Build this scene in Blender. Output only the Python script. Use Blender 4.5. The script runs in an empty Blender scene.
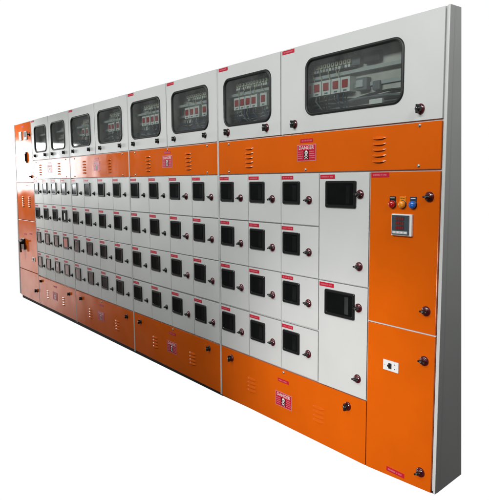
import bpy, bmesh, math, random
from mathutils import Vector, Matrix
random.seed(4)
S = bpy.context.scene
COL = S.collection

# ------------------------------------------------------------------ materials
def mat(name, col, rough=.4, spec=.5, metal=0, coat=0, coat_rough=.05, noise=0, nscale=6, bump=0, bscale=400,
        smudge=0, emit=None, es=0, col2=None):
    m = bpy.data.materials.new(name); m.use_nodes = True
    nt = m.node_tree; N = nt.nodes; L = nt.links
    b = N['Principled BSDF']
    b.inputs['Base Color'].default_value = (*col, 1)
    b.inputs['Roughness'].default_value = rough
    b.inputs['Metallic'].default_value = metal
    b.inputs['Specular IOR Level'].default_value = spec
    b.inputs['Coat Weight'].default_value = coat
    b.inputs['Coat Roughness'].default_value = coat_rough
    tc = N.new('ShaderNodeTexCoord'); geo = N.new('ShaderNodeNewGeometry')
    if noise:
        n = N.new('ShaderNodeTexNoise'); n.inputs['Scale'].default_value = nscale; n.inputs['Detail'].default_value = 5
        L.new(geo.outputs['Position'], n.inputs['Vector'])
        r = N.new('ShaderNodeMapRange'); r.inputs[1].default_value = .3; r.inputs[2].default_value = .7
        L.new(n.outputs['Fac'], r.inputs[0])
        mx = N.new('ShaderNodeMix'); mx.data_type = 'RGBA'
        c2 = col2 or tuple(c*(1-noise) for c in col)
        mx.inputs[6].default_value = (*c2, 1); mx.inputs[7].default_value = (*col, 1)
        L.new(r.outputs[0], mx.inputs[0]); L.new(mx.outputs[2], b.inputs['Base Color'])
    if smudge:
        n = N.new('ShaderNodeTexNoise'); n.inputs['Scale'].default_value = 3.1; n.inputs['Detail'].default_value = 7
        n.inputs['Roughness'].default_value = .65
        L.new(geo.outputs['Position'], n.inputs['Vector'])
        r = N.new('ShaderNodeMapRange'); r.inputs[1].default_value = .35; r.inputs[2].default_value = .7
        r.inputs[3].default_value = rough; r.inputs[4].default_value = rough + smudge
        L.new(n.outputs['Fac'], r.inputs[0]); L.new(r.outputs[0], b.inputs['Roughness'])
    if bump:
        n = N.new('ShaderNodeTexNoise'); n.inputs['Scale'].default_value = bscale; n.inputs['Detail'].default_value = 2
        L.new(geo.outputs['Position'], n.inputs['Vector'])
        n2 = N.new('ShaderNodeTexNoise'); n2.inputs['Scale'].default_value = 2.6; n2.inputs['Detail'].default_value = 1
        L.new(geo.outputs['Position'], n2.inputs['Vector'])
        bp = N.new('ShaderNodeBump'); bp.inputs['Strength'].default_value = bump; bp.inputs['Distance'].default_value = .0006
        L.new(n.outputs['Fac'], bp.inputs['Height'])
        b2 = N.new('ShaderNodeBump'); b2.inputs['Strength'].default_value = .5; b2.inputs['Distance'].default_value = .010
        L.new(n2.outputs['Fac'], b2.inputs['Height']); L.new(bp.outputs[0], b2.inputs['Normal'])
        L.new(b2.outputs[0], b.inputs['Normal'])
    if emit:
        b.inputs['Emission Color'].default_value = (*emit, 1); b.inputs['Emission Strength'].default_value = es
    return m

M = {}
M['white'] = mat('light_grey_powder_coat', (.615, .624, .612), .32, .5, noise=.05, nscale=3, bump=.25, smudge=.15)
M['orange'] = mat('orange_powder_coat', (.70, .116, .003), .075, .32, noise=.09, nscale=4.5, bump=.22, smudge=.12)
M['steel'] = mat('galvanised_tray', (.66, .63, .59), .5, .4, noise=.2, nscale=14)
M['dark'] = mat('dark_gasket_and_shade', (.028, .028, .028), .6, .3, noise=.3, nscale=30)  # also paints the shade in door gaps and under louvers
M['black'] = mat('black_plinth_paint', (.008, .008, .008), .55, .3, noise=.3, nscale=9)
M['plastic'] = mat('black_plastic', (.012, .012, .013), .28, .5, noise=.2, nscale=20)
M['rubber'] = mat('black_rubber_gasket', (.016, .017, .017), .42, .4, noise=.2, nscale=30)
M['metergl'] = mat('smoked_meter_glass', (.006, .007, .007), .07, .3, noise=.3, nscale=16, smudge=.07)
M['mglow'] = mat('smoked_meter_glass_reflection', (.013, .0135, .0135), .08, .32, noise=.5, nscale=11, smudge=.08)  # paler copy of the meter glass, painting in a faint reflection
M['mband'] = mat('painted_pane_reflection', (.045, .047, .047), .25, .4, noise=.5, nscale=9)  # lighter tone that paints a reflection into the tall pane
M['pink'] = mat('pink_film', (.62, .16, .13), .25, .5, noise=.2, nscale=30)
M['maroon'] = mat('maroon_lock_plastic', (.085, .006, .012), .16, .6, coat=.6, noise=.1, nscale=30)
M['red'] = mat('red_plate', (.55, .012, .035), .3, .5, noise=.08, nscale=40)
M['letter'] = mat('white_engraving', (.75, .72, .72), .5, .4, noise=.05, nscale=60)
M['engr'] = mat('pale_pink_engraving', (.62, .23, .28), .5, .4, noise=.1, nscale=60)
M['zinc'] = mat('zinc_screw', (.6, .6, .57), .28, .5, metal=.9, noise=.1, nscale=90)
M['whplastic'] = mat('white_device_plastic', (.78, .78, .76), .35, .5, noise=.08, nscale=30)
M['devred'] = mat('red_toggle', (.42, .03, .03), .4, .5, noise=.1, nscale=50)
M['devgrey'] = mat('grey_device', (.16, .17, .18), .5, .4, noise=.15, nscale=20)
M['devblue'] = mat('blue_cable', (.02, .045, .10), .45, .4, noise=.2, nscale=20)
M['cream'] = mat('cream_terminal', (.55, .52, .42), .5, .4, noise=.12, nscale=60)
M['lampred'] = mat('red_lens', (.45, .003, .004), .15, .6, coat=.5, noise=.05, nscale=50)
M['lampyel'] = mat('yellow_lens', (.85, .28, .01), .15, .6, coat=.5, noise=.05, nscale=50)
M['lampblu'] = mat('blue_lens', (.01, .13, .55), .15, .6, coat=.5, noise=.05, nscale=50)
M['meterface'] = mat('meter_face', (.055, .075, .09), .25, .5, noise=.1, nscale=40)
M['digit'] = mat('red_digits', (.20, .01, .01), .4, .5, noise=.1, nscale=40, emit=(.5, .02, .02), es=.12)
M['silver'] = mat('silver_keys', (.5, .52, .52), .35, .5, noise=.1, nscale=60)

def glass():
    m = bpy.data.materials.new('window_glass'); m.use_nodes = True
    nt = m.node_tree; N = nt.nodes; L = nt.links; N.clear()
    out = N.new('ShaderNodeOutputMaterial'); mix = N.new('ShaderNodeMixShader')
    tr = N.new('ShaderNodeBsdfTransparent'); tr.inputs[0].default_value = (.80, .83, .82, 1)
    gl = N.new('ShaderNodeBsdfGlossy'); gl.inputs['Roughness'].default_value = .03
    fr = N.new('ShaderNodeFresnel'); fr.inputs[0].default_value = 1.5
    n = N.new('ShaderNodeTexNoise'); n.inputs['Scale'].default_value = 5
    g = N.new('ShaderNodeNewGeometry'); L.new(g.outputs['Position'], n.inputs['Vector'])
    r = N.new('ShaderNodeMapRange'); r.inputs[3].default_value = .02; r.inputs[4].default_value = .08
    L.new(n.outputs['Fac'], r.inputs[0]); L.new(r.outputs[0], gl.inputs['Roughness'])
    mb = N.new('ShaderNodeMath'); mb.operation = 'SUBTRACT'; mb.inputs[0].default_value = 1; L.new(g.outputs['Backfacing'], mb.inputs[1])
    mf = N.new('ShaderNodeMath'); mf.operation = 'MULTIPLY'; L.new(fr.outputs[0], mf.inputs[0]); L.new(mb.outputs[0], mf.inputs[1]); L.new(mf.outputs[0], mix.inputs[0]); L.new(tr.outputs[0], mix.inputs[1]); L.new(gl.outputs[0], mix.inputs[2])
    df = N.new('ShaderNodeBsdfDiffuse'); df.inputs[0].default_value = (.72, .75, .74, 1)
    dn = N.new('ShaderNodeMapRange'); dn.inputs[1].default_value = .3; dn.inputs[2].default_value = .75; dn.inputs[3].default_value = .015; dn.inputs[4].default_value = .06
    m2 = N.new('ShaderNodeMixShader'); L.new(n.outputs['Fac'], dn.inputs[0]); L.new(dn.outputs[0], m2.inputs[0])
    L.new(mix.outputs[0], m2.inputs[1]); L.new(df.outputs[0], m2.inputs[2]); L.new(m2.outputs[0], out.inputs[0]); return m
M['glass'] = glass()

# ------------------------------------------------------------------ mesh builder (x along the front, y into the cabinet, z up)
class MB:
    def __init__(s): s.bm = bmesh.new(); s.mats = []
    def mi(s, m):
        if m not in s.mats: s.mats.append(m)
        return s.mats.index(m)
    def faces(s, vs, fs, m, smooth=False):
        k = s.mi(m); V = [s.bm.verts.new(v) for v in vs]; out = []
        for f in fs:
            try:
                q = s.bm.faces.new([V[i] for i in f]); q.material_index = k; q.smooth = smooth; out.append(q)
            except ValueError: pass
        return V, out
    def hexa(s, p, m, bev=0):      # p: 8 points, bottom 4 then top 4, same winding
        V, F = s.faces(p, [(0,3,2,1),(4,5,6,7),(0,1,5,4),(1,2,6,5),(2,3,7,6),(3,0,4,7)], m)
        if bev:
            es = list({e for f in F for e in f.edges})
            r = bmesh.ops.bevel(s.bm, geom=es, offset=bev, segments=2, profile=.6, affect='EDGES')
            for f in r['faces']: f.material_index = s.mi(m)
    def box(s, x0, x1, y0, y1, z0, z1, m, bev=0):
        s.hexa([(x0,y0,z0),(x1,y0,z0),(x1,y1,z0),(x0,y1,z0),(x0,y0,z1),(x1,y0,z1),(x1,y1,z1),(x0,y1,z1)], m, bev)
    def lathe(s, prof, c, m, n=28, axis='y', sx=1, sz=1):   # prof: (radius, y)
        vs, fs = [], []
        for r, y in prof:
            for i in range(n):
                a = 2*math.pi*i/n; vs.append((c[0]+r*math.cos(a)*sx, c[1]+y, c[2]+r*math.sin(a)*sz))
        for j in range(len(prof)-1):
            for i in range(n):
                fs.append((j*n+i, j*n+(i+1)%n, (j+1)*n+(i+1)%n, (j+1)*n+i))
        s.faces(vs, fs, m, True)
        for j in (0, len(prof)-1):
            if prof[j][0] > 1e-5: s.faces([vs[j*n+i] for i in range(n)], [tuple(range(n))], m)
    def tube(s, pts, r, m, n=8):
        pts = [Vector(p) for p in pts]; vs, fs = [], []
        for k, p in enumerate(pts):
            d = (pts[min(k+1, len(pts)-1)] - pts[max(k-1, 0)]).normalized()
            u = d.orthogonal().normalized() if k == 0 else (u - d*u.dot(d)).normalized()
            w = d.cross(u)
            for i in range(n):
                a = 2*math.pi*i/n; vs.append(tuple(p + (u*math.cos(a) + w*math.sin(a))*r))
        for k in range(len(pts)-1):
            for i in range(n): fs.append((k*n+i, k*n+(i+1)%n, (k+1)*n+(i+1)%n, (k+1)*n+i))
        s.faces(vs, fs, m, True)
    def rings(s, loops, m, smooth=False, close=False):
        n = len(loops[0]); vs = [v for l in loops for v in l]; fs = []
        for j in range(len(loops)-1):
            for i in range(n): fs.append((j*n+i, j*n+(i+1)%n, (j+1)*n+(i+1)%n, (j+1)*n+i))
        if close: fs.append(tuple((len(loops)-1)*n+i for i in range(n)))
        s.faces(vs, fs, m, smooth)
    def text(s, body, size, x, z, y, m, align='CENTER', thick=.0006, sx=1):
        cu = bpy.data.curves.new('t', 'FONT'); cu.body = body; cu.size = size; cu.align_x = align; cu.align_y = 'CENTER'
        cu.extrude = thick; cu.resolution_u = 3
        o = bpy.data.objects.new('t', cu); COL.objects.link(o)
        dg = bpy.context.evaluated_depsgraph_get(); me = bpy.data.meshes.new_from_object(o.evaluated_get(dg))
        vs = [(x+v.co.x*sx, y-v.co.z, z+v.co.y) for v in me.vertices]
        s.faces(vs, [tuple(p.vertices) for p in me.polygons], m)
        bpy.data.objects.remove(o); bpy.data.curves.remove(cu); bpy.data.meshes.remove(me)
    def mesh(s, name):
        bmesh.ops.recalc_face_normals(s.bm, faces=s.bm.faces)
        me = bpy.data.meshes.new(name); s.bm.to_mesh(me); s.bm.free()
        for m in s.mats: me.materials.append(M[m])
        return me

def put(name, me, parent, loc=(0, 0, 0), label=None, rot=None):
    if isinstance(me, MB): me = me.mesh(name)
    o = bpy.data.objects.new(name, me); COL.objects.link(o); o.parent = parent; o.location = loc
    if rot: o.rotation_euler = rot
    if label: o['label'] = label
    return o

def rrect(x0, x1, z0, z1, r, y, n=7):
    out = []
    for cx, cz, a0 in ((x1-r, z1-r, 0), (x0+r, z1-r, 90), (x0+r, z0+r, 180), (x1-r, z0+r, 270)):
        for k in range(n):
            a = math.radians(a0 + 90*k/(n-1)); out.append((cx+r*math.cos(a), y, cz+r*math.sin(a)))
    return out

# ------------------------------------------------------------------ the switchboard
root = bpy.data.objects.new('electrical_switchboard', None); COL.objects.link(root)
root['label'] = 'long orange and grey electrical switchboard with rows of small metering doors'
root['category'] = 'switchboard'

H = 2.30
VT, V1, V2, V3 = 2.2995, 1.812, 1.585, .372       # door grid heights: top, under glazed boxes, under upper band, under meter rows
ROWS = [1.5835, 1.282, .980, .679, .373]
UA, UB, UC, UD = -1.795, -3.172, -4.575, -5.825   # section boundaries, right to left
BK = .40
zsplit = .8088

def back(z): return .079 + (H - z)*.0615
# -- frame: closed shell with front members
f = MB()
def shellquad(a, b, c, d): f.faces([a, b, c, d], [(0,1,2,3)], 'white')
zb = .020
t = .0
P0 = lambda z: (0, -.004, z); P1 = lambda z: (0, back(z), z); P2 = lambda z: (-.32, BK, z)
LT, LB = -6.545, -6.672
f.faces([(0,.0125,.036),(0,.217,.066),(0,back(H),H),(0,.0125,H)], [(0,1,2,3)], 'white')           # right end sheet
f.faces([(0,.217,.066),(-.32,BK,.066),(-.32,BK,H),(0,back(H),H)], [(0,1,2,3)], 'white')
f.faces([(-.32,BK,.066),(LB,BK,.01),(LT,BK,H),(-.32,BK,H)], [(0,1,2,3)], 'white')
f.faces([(LB,BK,.012),(LB,.0125,.012),(LT,.0125,H),(LT,BK,H)], [(0,1,2,3)], 'white')
f.faces([(0,.010,H),(0,back(H),H),(-.32,BK,H),(LT,BK,H),(LT,.010,H)], [(0,1,2,3,4)], 'white')
f.faces([(0,.0125,.036),(0,.217,.066),(-.32,BK,.066),(LB,BK,.012),(LB,.0125,.012)], [(0,1,2,3,4)], 'white')
# front members behind the door edges, set back from the door faces
def member(x0, x1, z0, z1, y=.012, m='white'): f.box(x0, x1, y, y+.03, z0, z1, m)
member(-6.60, -.022, V1-.012, V1+.008)
member(-6.60, -.022, V2-.010, V2+.006, .0125)
for z in (1.2825, .9805, .6795): member(UD, -.435 if z == .9805 else -.81, z-.008, z+.008, .013)
member(-6.60, -.022, V3-.01, V3+.008, .0135)
f.box(-.4365, -.0275, .004, .03, zsplit-.0035, zsplit+.0035, 'white', .001)
f.box(-.4378, -.4343, .0035, .03, V3, V2-.004, 'white', .0008)
member(-6.53, -.022, H-.02, H-.001, .0115)
f.box(-6.60, -.44, .0125, .0325, .014, .032, 'black'); f.box(-.4385, -.027, .0128, .0325, .034, .05, 'dark')
# sheet behind closed doors, coloured dark for the shade inside the gaps
f.box(-6.55, -.022, .020, .0202, .02, V1-.002, 'dark')
# right corner lip: folded edge of the end sheet
f.hexa([(-.0105,-.006,.036),(.002,-.006,.036),(.002,.03,.040),(-.0105,.03,.040),(-.0105,-.006,H),(.002,-.006,H),(.002,.03,H+.0005),(-.0105,.03,H+.0005)], 'white', .0025)
f.box(-.026, -.0107, .010, .035, .04, H-.001, 'white')
# left end strip
f.hexa([(LB,-.002,.02),(LB+.045,-.002,.02),(LB+.045,.03,.02),(LB,.03,.02),(LT,-.002,H),(LT+.035,-.002,H),(LT+.035,.03,H),(LT,.03,H)], 'white', .002)
# section joints: paired folded lips with a dark seam
for u in (UA, UB, UC, UD):
    f.box(u-.0085, u-.0015, -.001, .03, .004, H-.002, 'white', .0015)
    f.box(u+.0015, u+.0085, -.001, .03, .004, H-.002, 'white', .0015)
    f.box(u-.0014, u+.0014, .008, .03, .0, H-.004, 'dark')
frame = put('frame', f, root)

# -- black plinth under the sections
pl = MB()
pl.hexa([(-6.60,.012,-.030),(UA,.012,-.012),(UA,.34,-.012),(-6.60,.34,-.030),(-6.60,.012,.0125),(UA,.012,.0125),(UA,.34,.0115),(-6.60,.34,.0115)], 'black')
pl.hexa([(UA,.013,-.010),(-.06,.013,.026),(-.06,.2,.05),(UA,.34,-.010),(UA,.013,.012),(-.06,.013,.033),(-.06,.2,.06),(UA,.34,.012)], 'black')
put('plinth', pl, root)

# ------------------------------------------------------------------ reusable part meshes (origin at their own centre on the door face)
def lock_mesh(disc='maroon'):
    b = MB()
    b.lathe([(.0245,0),(.0245,-.004),(.0225,-.0075),(.016,-.0105),(.0125,-.0115),(.0125,-.016),(0,-.016)], (0,0,0), disc)
    b.lathe([(.0105,-.014),(.0095,-.024),(.0085,-.030),(.0055,-.0325),(0,-.033)], (0,0,0), 'plastic', 20)
    b.box(-.019,.019,-.031,-.015,-.0045,.0045,'plastic',.003)
    b.box(-.002,.002,-.0345,-.0325,-.005,.005,'zinc')
    return b.mesh('door_lock')
LOCK_H = lock_mesh(); LOCK_HB = lock_mesh('plastic')
for v in LOCK_HB.vertices: v.co *= .80
def wlock_mesh(disc='maroon'):
    b = MB()
    b.lathe([(.0225,0),(.0225,-.004),(.020,-.0075),(.014,-.010),(0,-.010)], (0,0,0), disc, sz=1.12)
    b.lathe([(.015,-.009),(.0145,-.024),(.012,-.030),(0,-.031)], (0,0,0), 'plastic', 22)
    b.box(-.006,.006,-.034,-.012,-.021,.021,'plastic',.0035)
    b.lathe([(.0035,-.0335),(.003,-.0352),(0,-.0354)], (.0005,0,.004), 'zinc', 10)
    return b.mesh('door_lock')
LOCK_V = wlock_mesh(); LOCK_VB = wlock_mesh('plastic')
for v in LOCK_VB.vertices: v.co *= .80

def nameplate_mesh(w, h, seed):
    rnd = random.Random(seed); b = MB()
    b.box(-w/2, w/2, -.0016, 0, -h/2, h/2, 'red', .0006)
    x = -w/2 + w*.10; hh = h*.19
    while x < w*.40:                                   # engraved strokes too small to read
        ww = rnd.uniform(.002, .0042)
        if rnd.random() < .82: b.box(x, x+ww*.62, -.0020, -.0014, -hh*rnd.uniform(.7,1), hh*rnd.uniform(.7,1), 'engr')
        x += ww*1.25
    return b.mesh('name_plate')
PLATES = [nameplate_mesh(.104, .0215, i) for i in range(6)]
PLATE_L = nameplate_mesh(.112, .0235, 21)

def meter_mesh(w, h, band='mglow'):
    b = MB(); x, z = w/2, h/2
    b.rings([rrect(-x,x,-z,z,.008,0,4), rrect(-x,x,-z,z,.008,-.007,4), rrect(-x+.003,x-.003,-z+.003,z-.003,.007,-.010,4),
             rrect(-x+.013,x-.013,-z+.013,z-.013,.006,-.010,4), rrect(-x+.016,x-.016,-z+.016,z-.016,.006,-.0055,4)], 'plastic')
    b.faces(rrect(-x+.015,x-.015,-z+.015,z-.015,.006,-.0058,4), [tuple(range(16))], 'metergl')
    gx, gz = x-.026, z-.024
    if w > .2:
        K = 8; a = gx*.30                      # rolled right-hand edge of the big pane, its reflection painted lighter
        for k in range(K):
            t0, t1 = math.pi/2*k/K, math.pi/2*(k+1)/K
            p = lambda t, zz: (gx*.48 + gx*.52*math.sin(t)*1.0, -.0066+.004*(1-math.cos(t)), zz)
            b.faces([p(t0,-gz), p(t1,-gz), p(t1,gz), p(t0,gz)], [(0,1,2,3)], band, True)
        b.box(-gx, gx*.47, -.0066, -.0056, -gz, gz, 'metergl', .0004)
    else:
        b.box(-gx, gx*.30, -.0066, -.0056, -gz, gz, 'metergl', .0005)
        b.box(gx*.31, gx, -.0064, -.0056, -gz, gz, 'mglow', .0005)  # right part painted lighter as a reflection band
    return b.mesh('viewing_window')
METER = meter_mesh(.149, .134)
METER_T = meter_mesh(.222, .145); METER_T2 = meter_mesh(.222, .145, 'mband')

def leaf_mesh(w, h, m, th=.0112):
    b = MB(); b.box(0, w, 0, th, 0, h, m, .0022); return b.mesh('door_leaf')
_leaf = {}
def leaf(w, h, m):
    k = (round(w, 4), round(h, 4), m)
    if k not in _leaf: _leaf[k] = leaf_mesh(w, h, m)
    return _leaf[k]

def louver_mesh(w, n, pitch, depth, m='orange', hh=.0135):
    """pressed slats: each a hood that rises from the sheet and has its shaded underside painted dark"""
    b = MB(); K = 10
    for i in range(n):
        z = -i*pitch; top, low, mid = [], [], []
        for k in range(K+1):
            s_ = k/K; x = -w/2 + w*s_
            e = min(1, math.sin(math.pi*s_)**.5*1.05) if 0 < k < K else 0
            top.append((x, .0004, z + hh*.35 + hh*.3*e)); mid.append((x, -depth*.75*e, z + hh*.1)); low.append((x, -depth*e, z - hh*.5*e))
        und = [(p[0], .0004, p[2]+.001) for p in low]
        for a, c, mm in ((top, mid, m), (mid, low, m), (low, und, 'dark')):  # strip under each hood coloured dark as its shadow
            b.faces(a + c, [(k, k+1, K+1+k+1, K+1+k) for k in range(K)], mm, mm == m)
    return b.mesh('louver')
LOUVER = louver_mesh(.088, 5, .0285, .0115)
LOUVER_FLAT = louver_mesh(.092, 4, .027, .0078)
LOUVER_NARROW = louver_mesh(.10, 6, .0235, .012, hh=.014)

def danger_mesh():
    b = MB(); w, h = .156, .094
    b.box(-w/2, w/2, -.0015, 0, -h/2, h/2, 'engr', .0005)
    b.box(-w/2+.004, w/2-.004, -.0022, -.0012, -h/2+.004, h/2-.004, 'red')
    b.text('DANGER', .029, 0, h/2-.019, -.0024, 'letter', sx=1.08)
    b.box(-.021, .021, -.0026, -.0020, -.037, .014, 'maroon')
    # skull over crossed bones
    b.lathe([(.0125,-.0026),(.0115,-.0040),(.007,-.0050),(0,-.0053)], (0,0,.0005), 'letter', 20)
    b.box(-.0065, .0065, -.0038, -.0024, -.0165, -.008, 'letter')
    for s_ in (-1, 1):
        b.lathe([(.0031,-.0055),(0,-.0057)], (s_*.0046,0,0), 'dark', 10)
        b.hexa([(-.0165*s_,-.0034,-.0345),(-.0135*s_,-.0034,-.0365),(-.0135*s_,-.0024,-.0365),(-.0165*s_,-.0024,-.0345),
                (.0135*s_,-.0034+.0002*s_,-.0165),(.0165*s_,-.0034+.0002*s_,-.0185),(.0165*s_,-.0024,-.0185),(.0135*s_,-.0024,-.0165)], 'letter')
    b.box(-.0012, .0012, -.0056, -.0048, -.0055, -.0025, 'dark')
    rnd = random.Random(3)
    for x0, x1 in ((-.069, -.026), (.026, .069)):
        for z in (.006, -.006, -.018, -.030):
            x = x0
            while x < x1 - .004:
                ww = rnd.uniform(.003, .007); b.box(x, x+ww*.7, -.0028, -.0020, z-.0020, z+.0020, 'engr'); x += ww
    return b.mesh('danger_sign')
DANGER = danger_mesh()

def screw_mesh():
    b = MB(); b.lathe([(.0085,0),(.0085,-.002),(.006,-.0045),(0,-.0055)], (0,0,0), 'zinc', 16)
    b.box(-.006,.006,-.0062,-.0048,-.001,.001,'dark'); return b.mesh('screw')
SCREW = screw_mesh()

# ------------------------------------------------------------------ meter doors
pi_ = 0; f2 = []
GAP = .0035
def meter_doors(x0, x1, n, name_lab, dz=0, lockx=.079):
    global pi_
    w = (x1 - x0)/n
    for r in range(4):
        z1, z0 = ROWS[r], ROWS[r+1]
        for i in range(n):
            lw = w - .0042
            d = put('meter_door', leaf(lw, .2945, 'white'), root, (x0+i*w+.0021, 0, z0+GAP+dz))
            if i and r == 0: f2.append(x0+i*w)
            top = .2945
            odd = {(1, 3): ('whplastic', 'dark window with an upright whitish reflection painted in'), (2, 3): ('pink', 'window covered by a pink film'), (3, 2): ('whplastic', 'dark window with a small white reflection spot painted in')}.get((r, i)) if x0 < -5 else None
            vw = put('viewing_window', METER, d, (.0205+.0735, 0, top-.0435-.066), label=odd and odd[1])
            if odd:
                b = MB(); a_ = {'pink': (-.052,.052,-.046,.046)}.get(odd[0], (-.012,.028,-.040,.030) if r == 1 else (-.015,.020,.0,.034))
                b.box(a_[0], a_[1], -.0082, -.0072, a_[2], a_[3], odd[0], .0003)  # white patches paint in whitish reflections; the pink one is a film
                o_ = put('window_patch', b, d, vw.location)
            put('name_plate', PLATES[pi_ % 6], d, (.004+.053, 0, top-.0205)); pi_ += 1
            put('door_lock', LOCK_HB if x0 < -3.2 or (x0 < -2 and i < 2) else LOCK_H, d, (lw-lockx, 0, top-.150), rot=(0, random.uniform(-.35, .35), 0))
meter_doors(-1.785, -.805, 3, 'A')
meter_doors(UB+.010, UA-.010, 4, 'B')
meter_doors(UC+.010, UB-.010, 4, 'C')
meter_doors(UD+.010, UC-.010, 4, 'D', .004, .066)

b = MB()
for x in f2: b.box(x-.008, x+.008, .0113, .0190, V3+.01, V2-.008, 'white')
put('mullion', b, root)

# tall doors of the fourth column
x0, x1 = -.805+GAP, -.4385
for z1, z0 in ((ROWS[0], ROWS[2]), (ROWS[2], ROWS[4]-.006)):
    h = z1 - z0 - 2*GAP
    d = put('tall_door', leaf(x1-x0-GAP, h, 'white'), root, (x0, 0, z0+GAP))
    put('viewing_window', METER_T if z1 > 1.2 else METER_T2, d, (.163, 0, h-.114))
    put('name_plate', PLATE_L, d, (.062, 0, h-.0185))
    put('door_lock', LOCK_H, d, (x1-x0-.063, 0, h-.112))
    put('door_lock', LOCK_H, d, (x1-x0-.063, 0, .104))

# ------------------------------------------------------------------ orange end column, right
xo0, xo1 = -.4335, -.0275
zs = .8085
h = V2 - zs - .009
d = put('control_door', leaf(xo1-xo0, h, 'orange'), root, (xo0, -.0005, zs+.0045), label='upper orange control door with red, yellow and blue lamps and a meter')
def loc(u, v, z0, x0): return (u-x0, 0, v-z0)
zz = zs+.0045
put('name_plate', PLATE_L, d, (.062, 0, h-.014))
put('door_lock', LOCK_H, d, loc(-.080, 1.462, zz, xo0)); put('door_lock', LOCK_H, d, loc(-.081, .921, zz, xo0))
def lamp_mesh(lens, plate):
    b = MB()
    b.box(-.018, .018, -.004, 0, .012, .038, plate, .001)
    b.box(-.013, .013, -.0048, -.0036, .029, .032, 'letter' if plate != 'lampyel' else 'dark')
    b.lathe([(.021,0),(.021,-.004),(.0195,-.006),(.018,-.006)], (0,0,0), 'plastic', 26)
    b.lathe([(.0185,-.004),(.0183,-.013),(.016,-.018),(.010,-.0215),(0,-.023)], (0,0,0), lens, 26)
    return b.mesh('indicator_lamp')
for u, l, p_, lab in ((-.289, 'lampred', 'plastic', 'red indicator lamp with black legend plate'),
                      (-.229, 'lampyel', 'lampyel', 'yellow indicator lamp with yellow legend plate'),
                      (-.168, 'lampblu', 'devblue', 'blue indicator lamp with dark blue legend plate')):
    put('indicator_lamp', lamp_mesh(l, p_), d, loc(u, 1.423, zz, xo0), label=lab)
b = MB()
b.box(-.060, .060, -.014, 0, -.053, .053, 'whplastic', .003)
b.box(-.053, .047, -.0205, -.013, -.047, .047, 'meterface', .0015)
SEG = {'8': 'abcdefg', '4': 'bcfg', '0': 'abcdef', '1': 'bc', '5': 'acdfg', '3': 'abcdg'}
def seg(ch, x, z, w, h, y):
    t_ = .0021; k = {'a': (x, x+w, z+h-t_, z+h), 'd': (x, x+w, z, z+t_), 'g': (x, x+w, z+h/2-t_/2, z+h/2+t_/2),
        'b': (x+w-t_, x+w, z+h/2, z+h), 'c': (x+w-t_, x+w, z, z+h/2), 'f': (x, x+t_, z+h/2, z+h), 'e': (x, x+t_, z, z+h/2)}
    for s_ in SEG[ch]:
        a = k[s_]; b.box(a[0], a[1], y-.0004-.0001*'abcdefg'.index(s_), y+.0006, a[2], a[3], 'digit')
for r in range(3):
    b.box(-.028, .022, -.0214, -.0200, .022-r*.0225, .041-r*.0225, 'dark')
    for c in range(4): seg('8', -.0245+c*.0118, .0245-r*.0225, .0075, .0135, -.0217)
b.box(-.047, .041, -.0215, -.0200, -.043, -.030, 'silver')
for c in range(4): b.box(-.041+c*.022, -.030+c*.022, -.0228, -.0212, -.040, -.033, 'whplastic', .0006)
put('panel_meter', b, d, loc(-.226, 1.324, zz, xo0), label='white framed digital panel meter with blue-grey face')

# lower orange door (bottom edge rises to the right with the end sheet)
b = MB(); zl = zs - .0045
wd = xo1 - xo0
b.hexa([(0,0,.006),(wd,0,.030),(wd,.0112,.030),(0,.0112,.006),(0,0,zl),(wd,0,zl+.002),(wd,.0112,zl+.002),(0,.0112,zl)], 'orange', .0022)
d = put('lower_door', b, root, (xo0, -.0005, 0), label='lower orange door with white switch socket')
put('door_lock', LOCK_H, d, (-.083-xo0, 0, .677), rot=(0, .1, 0)); put('door_lock', LOCK_H, d, (-.087-xo0, 0, .112), rot=(0, -.5, 0))
put('name_plate', PLATE_L, d, (-.238-xo0, 0, .050))
def socket_mesh():
    b = MB()
    b.box(-.048, .048, -.006, 0, -.027, .027, 'whplastic', .002)
    b.box(-.012, .006, -.0105, -.005, -.014, .014, 'plastic', .0015)
    b.box(-.020, -.010, -.0098, -.005, -.006, .004, 'plastic', .001)
    for z in (-.011, .012): b.lathe([(.003,-.0058),(.003,-.0066),(0,-.0066)], (.026,0,z), 'dark', 10)
    b.lathe([(.0022,-.0058),(.0022,-.0068),(0,-.0068)], (-.036,0,0), 'zinc', 10); b.lathe([(.0022,-.0058),(.0022,-.0068),(0,-.0068)], (.040,0,-.008), 'zinc', 10)
    return b.mesh('switch_socket')
SOCK = socket_mesh()
put('switch_socket', SOCK, d, (-.2775-xo0, 0, .603))

# ------------------------------------------------------------------ upper orange band panels
def band(x0, x1, louvers, danger, screws, nm='upper_panel'):
    z0, z1 = V2+.0045, V1-.006
    d = put(nm, leaf(x1-x0, z1-z0, 'orange'), root, (x0, -.0005, z0))
    for u in louvers: put('louver', LOUVER, d, (u-x0, 0, 1.750-z0))
    if danger:
        put('danger_sign', DANGER, d, (danger-x0, 0, 1.699-z0)); put('name_plate', PLATES[2], d, (danger-x0, 0, 1.768-z0))
    for u, v in screws: put('screw', SCREW, d, (u-x0, 0, v-z0))
band(UA+.010, -.0275, (-1.444, -.381), -.908, [(-.145,1.792),(-.145,1.606),(-1.667,1.604),(-1.666,1.788),(-.915,1.604)])
band(UB+.010, UA-.010, (-2.815, -2.183), -2.498, [(-3.05,1.790),(-1.93,1.792),(-1.93,1.604),(-3.05,1.604),(-2.49,1.792)])
band(UC+.010, UB-.010, (-4.185, -3.583), -3.875, [(-4.45,1.790),(-3.30,1.790),(-3.30,1.604),(-4.45,1.604)])
band(UD+.010, UC-.010, (-5.55, -4.915), -5.22, [(-5.7,1.790),(-4.70,1.790),(-5.7,1.604),(-4.70,1.604)])

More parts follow.
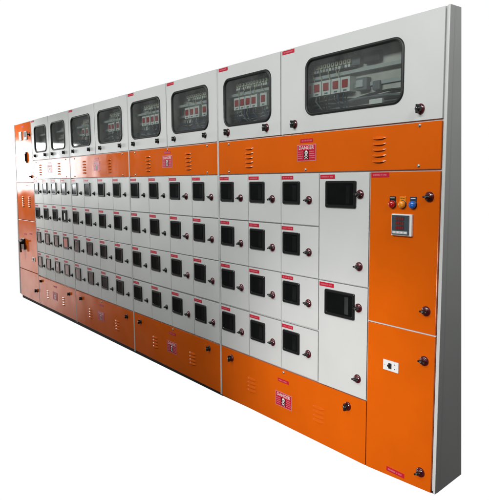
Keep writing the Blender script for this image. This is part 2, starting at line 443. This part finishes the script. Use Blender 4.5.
# lower orange doors
def kick(x0, x1, locks, louvers, danger, plate, screw, zb0):
    z1 = V3 - .005
    b = MB(); w = x1-x0
    b.hexa([(0,0,zb0[0]),(w,0,zb0[1]),(w,.0112,zb0[1]),(0,.0112,zb0[0]),(0,0,z1),(w,0,z1-.002),(w,.0112,z1-.002),(0,.0112,z1)], 'orange', .0022)
    d = put('kick_door', b, root, (x0, -.0005, 0))
    for u, v in locks: put('door_lock', LOCK_V if x0 > -1.9 else LOCK_VB, d, (u-x0, 0, v))
    for u in louvers: put('louver', LOUVER_FLAT, d, (u-x0, 0, .218))
    put('danger_sign', DANGER, d, (danger[0]-x0, 0, danger[1])); put('name_plate', PLATES[4], d, (plate[0]-x0, 0, plate[1]))
    if screw: put('screw', SCREW, d, (screw-x0, 0, .350))
kick(UA+.010, -.4385, [(-1.661,.308),(-.568,.299)], (-1.433,-.798), (-1.108,.168), (-1.111,.292), -1.107, (.004,.006))
kick(UB+.010, UA-.010, [(-3.038,.306),(-1.944,.313)], (-2.775,-2.178), (-2.495,.195), (-2.482,.312), -2.47, (.018,.013))
kick(UC+.010, UB-.010, [(-4.409,.301),(-3.307,.305)], (-4.175,-3.525), (-3.905,.197), (-3.89,.312), -3.88, (.020,.018))
kick(UD+.010, UC-.010, [(-5.717,.316),(-4.764,.296)], (-5.50,-4.96), (-5.24,.197), (-5.23,.312), None, (.014,.020))

# ------------------------------------------------------------------ glazed top boxes
def ring_leaf(w, h, a, n=7, th=.0112, r=.055):
    """door leaf with a rounded opening; a = opening (x0,x1,z0,z1)"""
    b = MB()
    def face(y, flip):
        inner = rrect(*a, r, y, n); o = [(w,y,h),(0,y,h),(0,y,0),(w,y,0)]
        fs = []
        for c in range(4):
            for k in range(n-1): fs.append((28+c, c*n+k, c*n+k+1))
            c2 = (c+1) % 4; fs.append((28+c, c*n+n-1, c2*n, 28+c2))
        b.faces(inner+o, fs, 'white')
    face(0, 0); face(th, 1)
    b.rings([rrect(*a, r, 0, n), rrect(*a, r, th, n)], 'white')
    b.rings([[(w,0,h),(0,0,h),(0,0,0),(w,0,0)], [(w,th,h),(0,th,h),(0,th,0),(w,th,0)]], 'white')
    bmesh.ops.remove_doubles(b.bm, verts=b.bm.verts, dist=1e-5)
    return b
def gasket(a, r=.055):
    x0, x1, z0, z1 = a; b = MB()
    g = lambda e, y: rrect(x0-e, x1+e, z0-e, z1+e, max(.01, r+e), y, 9)
    b.rings([g(.006, .0), g(.005, -.005), g(.001, -.008), g(-.006, -.008), g(-.0105, -.004), g(-.0115, .004), g(-.0115, .0108)], 'rubber', True)
    return b
def tray(x0, x1, z0, z1, D):
    b = MB()
    b.box(x0, x1, D, D+.003, z0, z1, 'steel'); b.box(x0, x0+.004, .014, D-.0005, z0, z1, 'steel'); b.box(x1-.004, x1, .014, D-.0005, z0, z1, 'steel')
    b.box(x0+.0045, x1-.0045, .014, D-.0005, z0, z0+.004, 'steel'); b.box(x0+.0045, x1-.0045, .014, D-.0005, z1-.004, z1, 'steel')
    return b
def breaker_mesh():
    b = MB()
    b.box(-.0335,.0335,0,.055,-.040,.040,'whplastic',.002)
    b.box(-.0200,.0200,-.004,.001,-.016,.026,'devred',.0015)
    b.box(-.0335,-.0325,-.0008,.01,-.038,.038,'devgrey'); b.box(-.012,.012,-.0012,.001,-.034,-.026,'devgrey')
    return b.mesh('circuit_breaker')
BRK = breaker_mesh()
def glazed(x0, x1, win, locks, plate, kind, D=.115, last=False):
    z0, z1 = V1+.0035, VT
    w, h = x1-x0, z1-z0
    a = (win[0]+.008-x0, win[1]-.008-x0, 1.909-z0, 2.213-z0)
    d = put('glazed_door', ring_leaf(w, h, a), root, (x0, 0, z0))
    put('window_gasket', gasket(a), d)
    b = MB(); g0 = rrect(a[0]+.002, a[1]-.002, a[2]+.002, a[3]-.002, .05, .003, 9); g1 = [(p[0], .006, p[2]) for p in g0]
    k = len(g0)
    b.faces(g0+g1, [tuple(range(k)), tuple(range(2*k-1, k-1, -1))] + [(i, (i+1) % k, k+(i+1) % k, k+i) for i in range(k)], 'glass')
    put('glass_pane', b, d)
    for u in locks: put('door_lock', LOCK_V if x0 > -1.9 else LOCK_VB, d, (u-x0, 0, 1.867-z0))
    if plate: put('name_plate', PLATES[int(x0*10) % 6], d, (.064, 0, h-.0155))
    # equipment behind the glass
    tx0, tx1 = x0+.012, x1-.012
    tr = put('equipment_tray', tray(tx0, min(tx1, win[1]+.10), 1.83, 2.285, D), root)
    iw0, iw1 = win[0]-.03, win[1]+.02
    b = MB(); b.box(tx0+.005, min(tx1, win[1]+.09), .062, .085, 2.106, 2.124, 'silver', .001); b.box(tx0+.005, min(tx1, win[1]+.09), .088, .094, 2.03, 2.05, 'silver')
    put('mounting_rail', b, root)
    rnd = random.Random(int(abs(x0)*100))
    if kind >= 1:
        xs = {4: [-.943,-.878,-.807,-.734,-.665], 3: [-1.639,-1.580,-1.519,-1.457,-1.360], 2: [-2.271,-2.204,-2.136,-2.033], 1: [-2.968,-2.893,-2.816,-2.743], 5: [-3.652,-3.586,-3.480], 6: [-4.30,-4.20]}[kind]
        for x in xs:
            put('circuit_breaker', BRK, root, (x, .050, 2.053))
        # terminal block above the rail
        b = MB(); t0, t1 = (xs[0]-.02, xs[-1]+.05)
        b.box(t0, t1, .075, D-.003, 2.140, 2.200, 'devgrey', .002)
        n = int((t1-t0)/.030)
        for i in range(n):
            x = t0+.004+i*.030
            if rnd.random() < .97:
                b.box(x, x+.022, .060, .076, 2.160, 2.186, 'cream', .002); b.box(x+.007, x+.015, .058, .062, 2.168, 2.178, 'dark')
            if rnd.random() < .6: b.box(x+.002, x+.020, .064, .076, 2.190, 2.206, 'whplastic', .001)
        put('terminal_block', b, root)
        for i in range(5):
            x = t0+.05+i*(t1-t0-.08)/5 + rnd.uniform(-.01, .01); xe = x+rnd.uniform(-.03, .04)
            b = MB(); b.tube([(x,.066,2.160),(x+.003,.056,2.145),((x+xe)/2,.052,2.125),(xe,.054,2.108),(xe,.06,2.094)], .0022, 'cream', 6)
            put('wire', b, root)
        # smaller white modules above and beside the terminals
        b = MB(); x = t0 - .02
        while x < t1 + .02:
            ww = rnd.uniform(.014, .034)
            if rnd.random() < .8: b.box(x, x+ww*.85, .070, .090, 2.199+rnd.uniform(0,.004), 2.222+rnd.uniform(-.004,.004), 'whplastic', .0015)
            x += ww
        for i in range(int((t1-t0)/.0235)):
            x = t0+.002+i*.0235; b.box(x, x+.016, .060, .074, 2.142, 2.157, rnd.choice(['cream','whplastic','silver','whplastic','devgrey']), .001)
        put('terminal_strip', b, root)
        for x in xs:
            b = MB(); xo = rnd.uniform(-.02, .02)
            b.tube([(x-.012,.060,2.012),(x-.014+xo*.3,.052,1.985),(x+xo,.060,1.955),(x+xo*2,.085,1.925)], .0042, rnd.choice(['devblue','plastic','devgrey']), 7)
            b.tube([(x+.012,.060,2.012),(x+.010+xo*.3,.056,1.98),(x+.012+xo,.066,1.95),(x+.02+xo,.088,1.92)], .0042, rnd.choice(['devblue','plastic']), 7)
            put('wire', b, root)
        # grey contactor block and cables
        b = MB(); cxx = xs[-1]+.085
        b.box(cxx-.02, cxx+.055, .062, D-.002, 2.010, 2.075, 'devgrey', .004); b.box(cxx-.01, cxx+.035, .052, .064, 2.025, 2.062, 'silver', .003)
        if kind == 4:
            b.box(cxx+.02, cxx+.13, .07, D-.002, 2.145, 2.20, 'dark', .006); b.box(cxx-.06, cxx+.0, .07, D-.002, 2.145, 2.195, 'devgrey', .004)
            b.box(cxx+.075, cxx+.16, .06, D-.002, 1.90, 1.955, 'whplastic', .004); b.box(cxx+.08, cxx+.13, .075, D-.002, 2.0, 2.05, 'devgrey', .01)
        put('contactor', b, root)
    # cables along the bottom
    for i in range(7 if kind else 3):
        b = MB(); z = 1.90 + .014*i; xa, xb = tx0+.02, min(tx1, win[1]+.07); pts = []
        zo = rnd.uniform(-.008, .008)
        for k in range(9): pts.append((xa+(xb-xa)*k/8, .085+rnd.uniform(-.012, .008), z+zo+rnd.uniform(-.010, .010)))
        b.tube(pts, rnd.uniform(.005, .008), rnd.choice(['devblue','plastic','devgrey','plastic','devblue']), 7)
        put('cable', b, root)
glazed(-1.128, -.0265, (-.922,-.2375), (-1.008,-.142), True, 4, D=.100)
glazed(UA+.010, -1.135, (-1.721,-1.2175), (-1.676,-1.266), True, 3)
glazed(-2.490, UA-.010, (-2.414,-1.903), (-2.377,-1.952), True, 2)
glazed(UB+.010, -2.497, (-3.105,-2.586), (-3.064,-2.637), True, 1)
glazed(-3.885, UB-.010, (-3.814,-3.282), (-3.764,-3.330), False, 5)
glazed(UC+.010, -3.892, (-4.510,-3.987), (-4.456,-4.038), True, 6)
glazed(-5.205, UC-.010, (-5.128,-4.689), (-5.091,-4.731), False, 0)
glazed(UD+.010, -5.212, (-5.718,-5.287), (-5.700,-5.336), True, 0)

# ------------------------------------------------------------------ far left orange cubicle
xl1 = UD - .010
def ldoor(z0, z1, lab=None):
    a = LT + (LB-LT)*(1-z0/H) + .052; c = LT + (LB-LT)*(1-z1/H) + .052
    b = MB(); b.hexa([(a,0,z0),(xl1,0,z0),(xl1,.0112,z0),(a,.0112,z0),(c,0,z1),(xl1,0,z1),(xl1,.0112,z1),(c,.0112,z1)], 'orange', .0022)
    return put('cubicle_door', b, root, (0, -.0005, 0), label=lab)
d1 = ldoor(1.546, 2.295, 'top left orange door with two small meters')
b = MB(); b.box(-.05,.05,-.012,0,-.056,.056,'whplastic',.003); b.box(-.038,.038,-.0135,-.011,-.03,.042,'letter'); b.tube([(-.02,-.0142,-.02),(.02,-.0142,.022)],.0012,'dark',6)
put('panel_meter', b, d1, (-6.251, 0, 2.139), label='white faced panel meter')
b = MB(); b.box(-.058,.058,-.012,0,-.053,.053,'silver',.003); b.box(-.045,.03,-.0145,-.011,-.02,.042,'devgrey'); b.box(-.045,.03,-.014,-.0115,-.042,-.028,'whplastic')
put('panel_meter', b, d1, (-6.038, 0, 2.134), label='grey faced panel meter')
put('name_plate', PLATES[1], d1, (-6.16, 0, 2.255)); put('door_lock', LOCK_H, d1, (-5.895, 0, 2.14)); put('door_lock', LOCK_H, d1, (-5.895, 0, 1.62))
b = MB(); b.box(-.013,.013,-.018,0,-.068,.068,'plastic',.005); b.box(-.006,.006,-.028,-.016,-.05,.05,'dark',.003)
put('door_handle', b, d1, (-6.046, 0, 1.860), label='black upright recessed handle')
d2 = ldoor(1.062, 1.538, 'left orange door with two louvred vents')
put('louver', LOUVER_NARROW, d2, (-6.295, 0, 1.362)); put('louver', LOUVER_NARROW, d2, (-6.031, 0, 1.362))
put('name_plate', PLATES[3], d2, (-6.1, 0, 1.508))
d3 = ldoor(.392, 1.054, 'left orange door with black lever and white socket')
put('name_plate', PLATES[0], d3, (-6.28, 0, .872)); put('name_plate', PLATES[5], d3, (-6.05, 0, .890))
b = MB(); b.box(-.06,.06,-.02,0,-.075,.075,'plastic',.006); b.lathe([(.035,-.018),(.032,-.05),(.02,-.055),(0,-.056)],(0,0,.03),'plastic',20)
b.hexa([(-.014,-.06,-.11),(.014,-.06,-.11),(.014,-.038,-.11),(-.014,-.038,-.11),(-.012,-.062,.05),(.012,-.062,.05),(.012,-.04,.05),(-.012,-.04,.05)],'plastic',.004)
b.box(-.05,.10,-.062,-.045,.03,.052,'plastic',.004)
put('rotary_handle', b, d3, (-6.36, 0, .735), label='black rotary isolator handle')
put('switch_socket', SOCK, d3, (-5.975, 0, .565))
d4 = ldoor(.012, .384, 'bottom left orange door')
put('door_lock', LOCK_V, d4, (-5.915, 0, .165))

# ------------------------------------------------------------------ camera
cam = bpy.data.cameras.new('camera'); co = bpy.data.objects.new('camera', cam); COL.objects.link(co)
R = [[0.6054515313027566, 0.7958347778184831, -0.008686176244628252], [0.08905024730788175, -0.07858453496656992, -0.9929222146340456], [-0.7908846291954044, 0.6003927691719632, -0.11844841083133728]]
m = Matrix(((R[0][0], -R[1][0], -R[2][0], 1.55046245), (R[0][1], -R[1][1], -R[2][1], -2.31765188), (R[0][2], -R[1][2], -R[2][2], 1.54342661), (0, 0, 0, 1)))
co.matrix_world = m
cam.sensor_fit = 'HORIZONTAL'; cam.sensor_width = 36; cam.lens = 580.672/489*36; cam.clip_start = .02; cam.clip_end = 200
S.camera = co

# ------------------------------------------------------------------ studio surroundings: white behind the cabinet, a dim room in front of it
w = bpy.data.worlds.new('World'); S.world = w; w.use_nodes = True
N = w.node_tree.nodes; L = w.node_tree.links; bg = N['Background']; bg.inputs[1].default_value = 1
tc = N.new('ShaderNodeTexCoord'); sep = N.new('ShaderNodeSeparateXYZ'); L.new(tc.outputs['Generated'], sep.inputs[0])
def dot(v):
    n = N.new('ShaderNodeVectorMath'); n.operation = 'DOT_PRODUCT'; n.inputs[1].default_value = Vector(v).normalized(); L.new(tc.outputs['Generated'], n.inputs[0]); return n.outputs['Value']
def mr(src, a, b_, c, d_):
    n = N.new('ShaderNodeMapRange'); n.interpolation_type = 'SMOOTHSTEP'
    for i, v in enumerate((a, b_, c, d_)): n.inputs[i+1].default_value = v
    L.new(src, n.inputs[0]); return n.outputs[0]
ramp = N.new('ShaderNodeValToRGB'); e = ramp.color_ramp.elements
L.new(mr(sep.outputs['Z'], -1, 1, 0, 1), ramp.inputs[0]); ramp.color_ramp.interpolation = 'EASE'
e[0].position = .0; e[0].color = (.03, .027, .024, 1); e[1].position = 1; e[1].color = (.20, .21, .21, 1)
x = e.new(.42); x.color = (.04, .037, .034, 1); x = e.new(.56); x.color = (.105, .11, .11, 1)
def mixc(fac, A, B):
    n = N.new('ShaderNodeMix'); n.data_type = 'RGBA'; L.new(fac, n.inputs[0])
    for s_, i in ((A, 6), (B, 7)):
        if isinstance(s_, tuple): n.inputs[i].default_value = (*s_, 1)
        else: L.new(s_, n.inputs[i])
    return n.outputs[2]
c = mixc(mr(dot((-.93, -.22, -.26)), .965, .995, 0, .14), ramp.outputs[0], (.9, .80, .77))
c = mixc(mr(dot((-.77, .63, -.12)), .58, .66, 0, 1), c, (1, 1, 1))
c = mixc(mr(dot((-.943, -.295, -.150)), .9955, .9988, 0, .85), c, (2.2, 1.75, 1.65))
L.new(c, bg.inputs[0])

def area(name, loc_, target, sx, sy, power, col=(1, 1, 1)):
    l = bpy.data.lights.new(name, 'AREA'); l.shape = 'RECTANGLE'; l.size = sx; l.size_y = sy; l.energy = power; l.color = col
    o = bpy.data.objects.new(name, l); COL.objects.link(o); o.location = loc_
    o.rotation_euler = (Vector(target) - Vector(loc_)).to_track_quat('-Z', 'Y').to_euler(); return o
area('window_light', (-12, -2.12, 1.92), (0, -2.12, 1.92), 1.75, 1.05, 66, (.97, .99, 1))
cl = area('ceiling_lamp', (-1.9, -3.0, 3.3), (-1.9, 0, 1.95), 6.4, .5, 43, (.98, 1, .985)); cl.data.spread = math.radians(75)
c3 = area('end_fill', (-7.2, -1.7, 3.4), (-6.45, 0, 1.75), .9, .9, 16, (1, .99, .95)); c3.data.spread = math.radians(62)  # unseen fill light added to brighten the far left cubicle
c2 = area('side_fill', (2.6, -1.2, 3.7), (0, .1, 2.6), .8, .8, 6, (1, 1, 1)); c2.data.spread = math.radians(70)  # unseen fill light added to brighten the top of the right end sheet
sp = bpy.data.lights.new('front_fill_spot', 'SPOT'); sp.energy = 540; sp.spot_size = math.radians(38); sp.spot_blend = 1; sp.shadow_soft_size = .35; sp.color = (1, .97, .96)  # unseen spot added to brighten the lower right doors; no doorway known
so = bpy.data.objects.new('front_fill_spot', sp); COL.objects.link(so); so.location = (-.4, -4.0, .4)
so.rotation_euler = (Vector((-.58, 0, .16)) - so.location).to_track_quat('-Z', 'Y').to_euler()

S.view_settings.view_transform = 'Standard'; S.view_settings.look = 'None'; S.view_settings.gamma = 1; S.view_settings.exposure = 0
